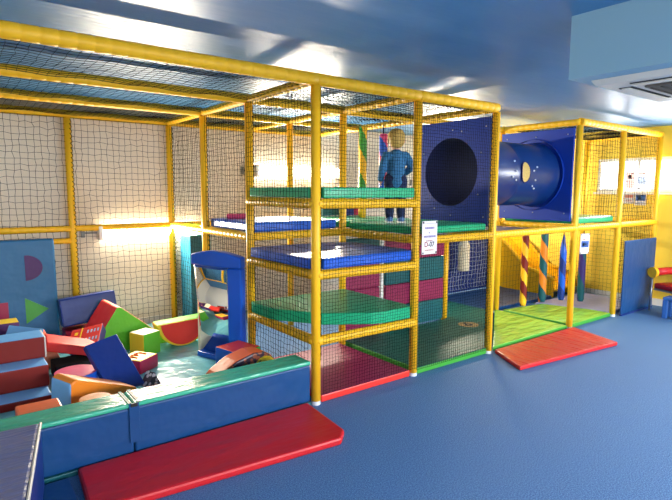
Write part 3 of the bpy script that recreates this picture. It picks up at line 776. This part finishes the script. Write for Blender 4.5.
# wall lamps
def lamp(label, x0, x1, z, power=60):
    o = thing('wall_lamp', label, 'lamp', (x0, YB, z)); L = x1-x0
    link('housing', box_bm((0, -.035, -.03), (L, 0, .03), .006), 'white', o)
    t = link('lit_tube', tube_bm((.04, -.07, 0), (L-.04, -.075, 0), .068, seg=16), 'tube_light', o, smooth=True)
    for a, b in ((.0, .04), (L-.04, L)): link('tube_holder', box_bm((a, -.15, -.075), (b, 0, .075), .006), 'white', o)
    l = bpy.data.lights.new('tube_light', 'AREA'); l.shape = 'RECTANGLE'; l.size = L-.1; l.size_y = .05; l.energy = power; l.color = (1, .88, .68)
    lo = bpy.data.objects.new('tube_light', l); COL.objects.link(lo); lo.location = (L/2, -.148, 0); lo.rotation_euler = (-PI/2, 0, 0); lo.parent = o
    br = link('bracket', box_bm((-.13, -.05, -.01), (0, -.03, .01), .003), 'grey', o)
    link('bracket_plate', box_bm((-.16, -.03, -.05), (-.12, 0, .05), .004), 'grey', br)
lamp('lit tube lamp on the cream back wall behind the soft play pit net', -.82, .42, 1.14)
lamp('lit tube lamp high on the cream back wall behind the tower', 1.13, 2.55, 1.87)
lamp('added unseen tube lamp brightening the yellow wall behind the tunnel and slide', 4.25, 5.35, 1.75)  # unseen lamp, added to brighten the yellow passage behind the tunnel

# chair at the right wall
chx = thing('tub_chair', 'small tub chair with red padded seat and back by the yellow wall', 'chair', (5.56, -.48, 0), (0, 0, math.radians(70)))
for lx, ly, hh in ((.26, .22, .48), (-.26, .22, .48), (.2, -.16, .30), (-.2, -.16, .30)):
    link('leg', tube_bm((lx*1.04, ly*1.04, 0), (lx, ly, hh), .012, seg=12), 'steel', chx, smooth=True)
bm = hull_bm([(-.25, .21, .39), (.25, .21, .39), (.25, -.02, .39), (.17, -.16, .39), (0, -.2, .39), (-.17, -.16, .39), (-.25, -.02, .39)], [(-.25, .21, .315), (.25, .21, .315), (.25, -.02, .315), (.17, -.16, .315), (0, -.2, .315), (-.17, -.16, .315), (-.25, -.02, .315)], .028, 3)
link('seat', bm, 'red', chx, smooth=True)
bm = hull_bm([(-.25, .2, .313), (.25, .2, .313), (.2, -.14, .313), (-.2, -.14, .313)], [(-.25, .2, .29), (.25, .2, .29), (.2, -.14, .29), (-.2, -.14, .29)]); link('seat_rim', bm, 'grey', chx)
pts = [(.26, .20, .53)]+[(.26*math.cos(a), -.02+.17*math.sin(a), .54) for a in [-PI*k/16 for k in range(17)]]+[(-.26, .20, .53)]
bm = bmesh.new(); add_path(bm, pts, .052, 14); link('back_roll', bm, 'red', chx, smooth=True)
for sx in (.26, -.26):
    bm = bmesh.new(); add_tube(bm, (sx, .19, .53), (sx, .235, .53), .072, seg=24); bevel(bm, .014); link('arm_cap', bm, 'yellow', chx)
stl = thing('low_stool', 'low blue stool at the right edge in front of the tub chair', 'stool', (5.22, -.52, 0), (0, 0, 0))
link('seat', box_bm((-.1, -.1, .235), (.1, .1, .275), .012), 'chair_blue', stl)
for sx in (-.07, .07):
    for sy in (-.07, .07): link('leg', box_bm((sx-.028, sy-.028, 0), (sx+.028, sy+.028, .235), .006), 'chair_blue', stl)

# ------------------------------------------------------------------ child
def capsules(chains):
    bm = bmesh.new()
    for pts, rad in chains:
        pts = [Vector(p) for p in pts]
        fine, fr = [], []
        for i in range(len(pts)-1):
            for k in range(4):
                t = k/4; fine.append(pts[i].lerp(pts[i+1], t)); fr.append(rad[i]+(rad[i+1]-rad[i])*t)
        fine.append(pts[-1]); fr.append(rad[-1])
        add_path(bm, fine, fr, 12)
        for p, r_ in zip(pts, rad): bmesh.ops.create_uvsphere(bm, u_segments=12, v_segments=8, radius=r_, matrix=Matrix.Translation(p))
    return bm
def ell(bm, c, r3):
    bmesh.ops.create_uvsphere(bm, u_segments=20, v_segments=14, radius=1, matrix=Matrix.Translation(c) @ Matrix.Diagonal((*r3, 1)))
def remesh(o, vox, it=3):
    m = o.modifiers.new('skin', 'REMESH'); m.mode = 'VOXEL'; m.voxel_size = vox; m.use_smooth_shade = True
    s = o.modifiers.new('soft', 'SMOOTH'); s.iterations = it; s.factor = .5
kid = thing('person', 'young child in blue jumper standing on the green deck, seen from behind', 'person', (1.375, .61, 1.305), (0, 0, math.radians(-32)))
arms = [([(-.095, 0, .645), (-.135, -.02, .53), (-.142, .03, .425)], (.036, .030, .021)), ([(.095, 0, .645), (.155, -.03, .54), (.115, .08, .49)], (.036, .030, .021))]
legs = [([(s*.05, 0, .40), (s*.055, .012, .23), (s*.058, -.005, .055)], (.055, .042, .028)) for s in (-1, 1)]
torso = [([(0, 0, .40), (0, .005, .48), (0, 0, .58), (0, 0, .645)], (.075, .078, .08, .06)), ([(-.07, 0, .635), (.07, 0, .635)], (.045, .045))]
neck = [([(0, 0, .65), (0, .008, .72)], (.035, .034))]
bm = capsules(arms+legs+torso+neck+[([(s*.058, -.01, .028), (s*.062, .075, .022)], (.026, .02)) for s in (-1, 1)])
ell(bm, (0, .012, .80), (.076, .088, .092)); ell(bm, (0, .05, .765), (.05, .05, .05)); ell(bm, (0, .103, .785), (.011, .014, .013))
for s in (-1, 1): ell(bm, (s*.078, .005, .79), (.012, .018, .024))
def hand(bm, w, d, side):
    w, d = Vector(w), Vector(d).normalized(); out = Vector((side, 0, 0)); n = d.cross(out).normalized(); s = n.cross(d)
    ell(bm, w+d*.024, (.019, .019, .026))
    for k, L in enumerate((.024, .028, .026, .02)):
        b = w+d*.04+n*(k-1.5)*.0105
        sub = capsules([([b, b+d*L*.55-s*.003, b+d*L-s*.010], (.0056, .0053, .0045))])
        me = bpy.data.meshes.new('t'); sub.to_mesh(me); sub.free(); bm.from_mesh(me); bpy.data.meshes.remove(me)
    b = w+d*.016+n*-.016
    sub = capsules([([b, b+d*.014-n*.010, b+d*.028-n*.011-s*.004], (.007, .006, .005))])
    me = bpy.data.meshes.new('t'); sub.to_mesh(me); sub.free(); bm.from_mesh(me); bpy.data.meshes.remove(me)
hand(bm, (-.142, .03, .425), (-.05, .25, -1), -1); hand(bm, (.115, .08, .49), (-.4, .9, -.2), 1)
body = link('body', bm, 'skin', kid, smooth=True); remesh(body, .0055, 2)
for s in (-1, 1):
    bm = bmesh.new(); ell(bm, (s*.030, .094, .805), (.011, .006, .008)); eo = link('eye', bm, 'white', kid, smooth=True)
    bm = bmesh.new(); ell(bm, (s*.030, .0995, .805), (.005, .003, .005)); link('iris', bm, 'ink_blue', eo, smooth=True)
bm = bmesh.new(); ell(bm, (0, .0975, .752), (.018, .006, .004)); link('mouth', bm, 'pink', kid, smooth=True)
bm = bmesh.new(); ell(bm, (0, -.004, .825), (.086, .092, .085)); ell(bm, (0, -.03, .785), (.074, .066, .07)); ell(bm, (0, .055, .865), (.06, .045, .035))
hr = link('hair', bm, 'hair', kid, smooth=True); remesh(hr, .008, 2)
g_ = .012
bm = capsules([(p, tuple(r+g_*(.8 if k < 2 else 1.0) for k, r in enumerate(rr))) for p, rr in arms]+[([(0, 0, .415), (0, .005, .48), (0, 0, .58), (0, 0, .65)], (.090, .090, .092, .066)), ([(-.07, 0, .632), (.07, 0, .632)], (.058, .058))])
ell(bm, (0, 0, .40), (.098, .088, .035))
jm = link('jumper', bm, 'jumper', kid, smooth=True); remesh(jm, .008, 3)
bm = capsules([(p, tuple(r+.012 for r in rr)) for p, rr in legs]+[([(-.03, 0, .42), (.03, 0, .42)], (.082, .082))])
tr = link('trousers', bm, 'trouser', kid, smooth=True); remesh(tr, .008, 3)
for s in (-1, 1):
    bm = capsules([([(s*.058, -.02, .034), (s*.06, .03, .034), (s*.063, .082, .026)], (.034, .033, .025))])
    for v in bm.verts: v.co.z = max(v.co.z, 0)
    sh = link('shoe', bm, 'shoe', kid, smooth=True); remesh(sh, .007, 2)
    link('sole', hull_bm([(s*.06+x, y, .012) for x, y in ((-.032, -.05), (.032, -.05), (.034, .06), (.02, .108), (-.02, .108), (-.032, .06))], [(s*.06+x, y, 0) for x, y in ((-.032, -.05), (.032, -.05), (.034, .06), (.02, .108), (-.02, .108), (-.032, .06))]), 'white', sh)

# ------------------------------------------------------------------ light
def area(name, loc, rot, sx, sy, power, col=(1, 1, 1)):
    l = bpy.data.lights.new(name, 'AREA'); l.shape = 'RECTANGLE'; l.size = sx; l.size_y = sy; l.energy = power; l.color = col
    o = bpy.data.objects.new(name, l); COL.objects.link(o); o.location = loc; o.rotation_euler = rot
    return o
for h in FH:
    area('window_daylight', ((h[0]+h[1])/2, YF-1.3, 2.3), (math.radians(66), 0, 0), h[1]-h[0], 1.6, 150 if h[0] < 0 else 600, (.97, .98, 1))
area('window_daylight', (XR+.16, (W1H[0]+W1H[1])/2, (W1H[2]+W1H[3])/2), (0, PI/2, 0), .46, 2.5, 60, (.95, .98, 1))
w = bpy.data.worlds.new('daylight'); S.world = w; w.use_nodes = True
w.node_tree.nodes['Background'].inputs['Color'].default_value = (.88, .94, 1, 1); w.node_tree.nodes['Background'].inputs['Strength'].default_value = 2.5

vs = S.view_settings
vs.view_transform = 'Standard'; vs.look = 'None'; vs.gamma = 1; vs.exposure = .92; vs.use_curve_mapping = False
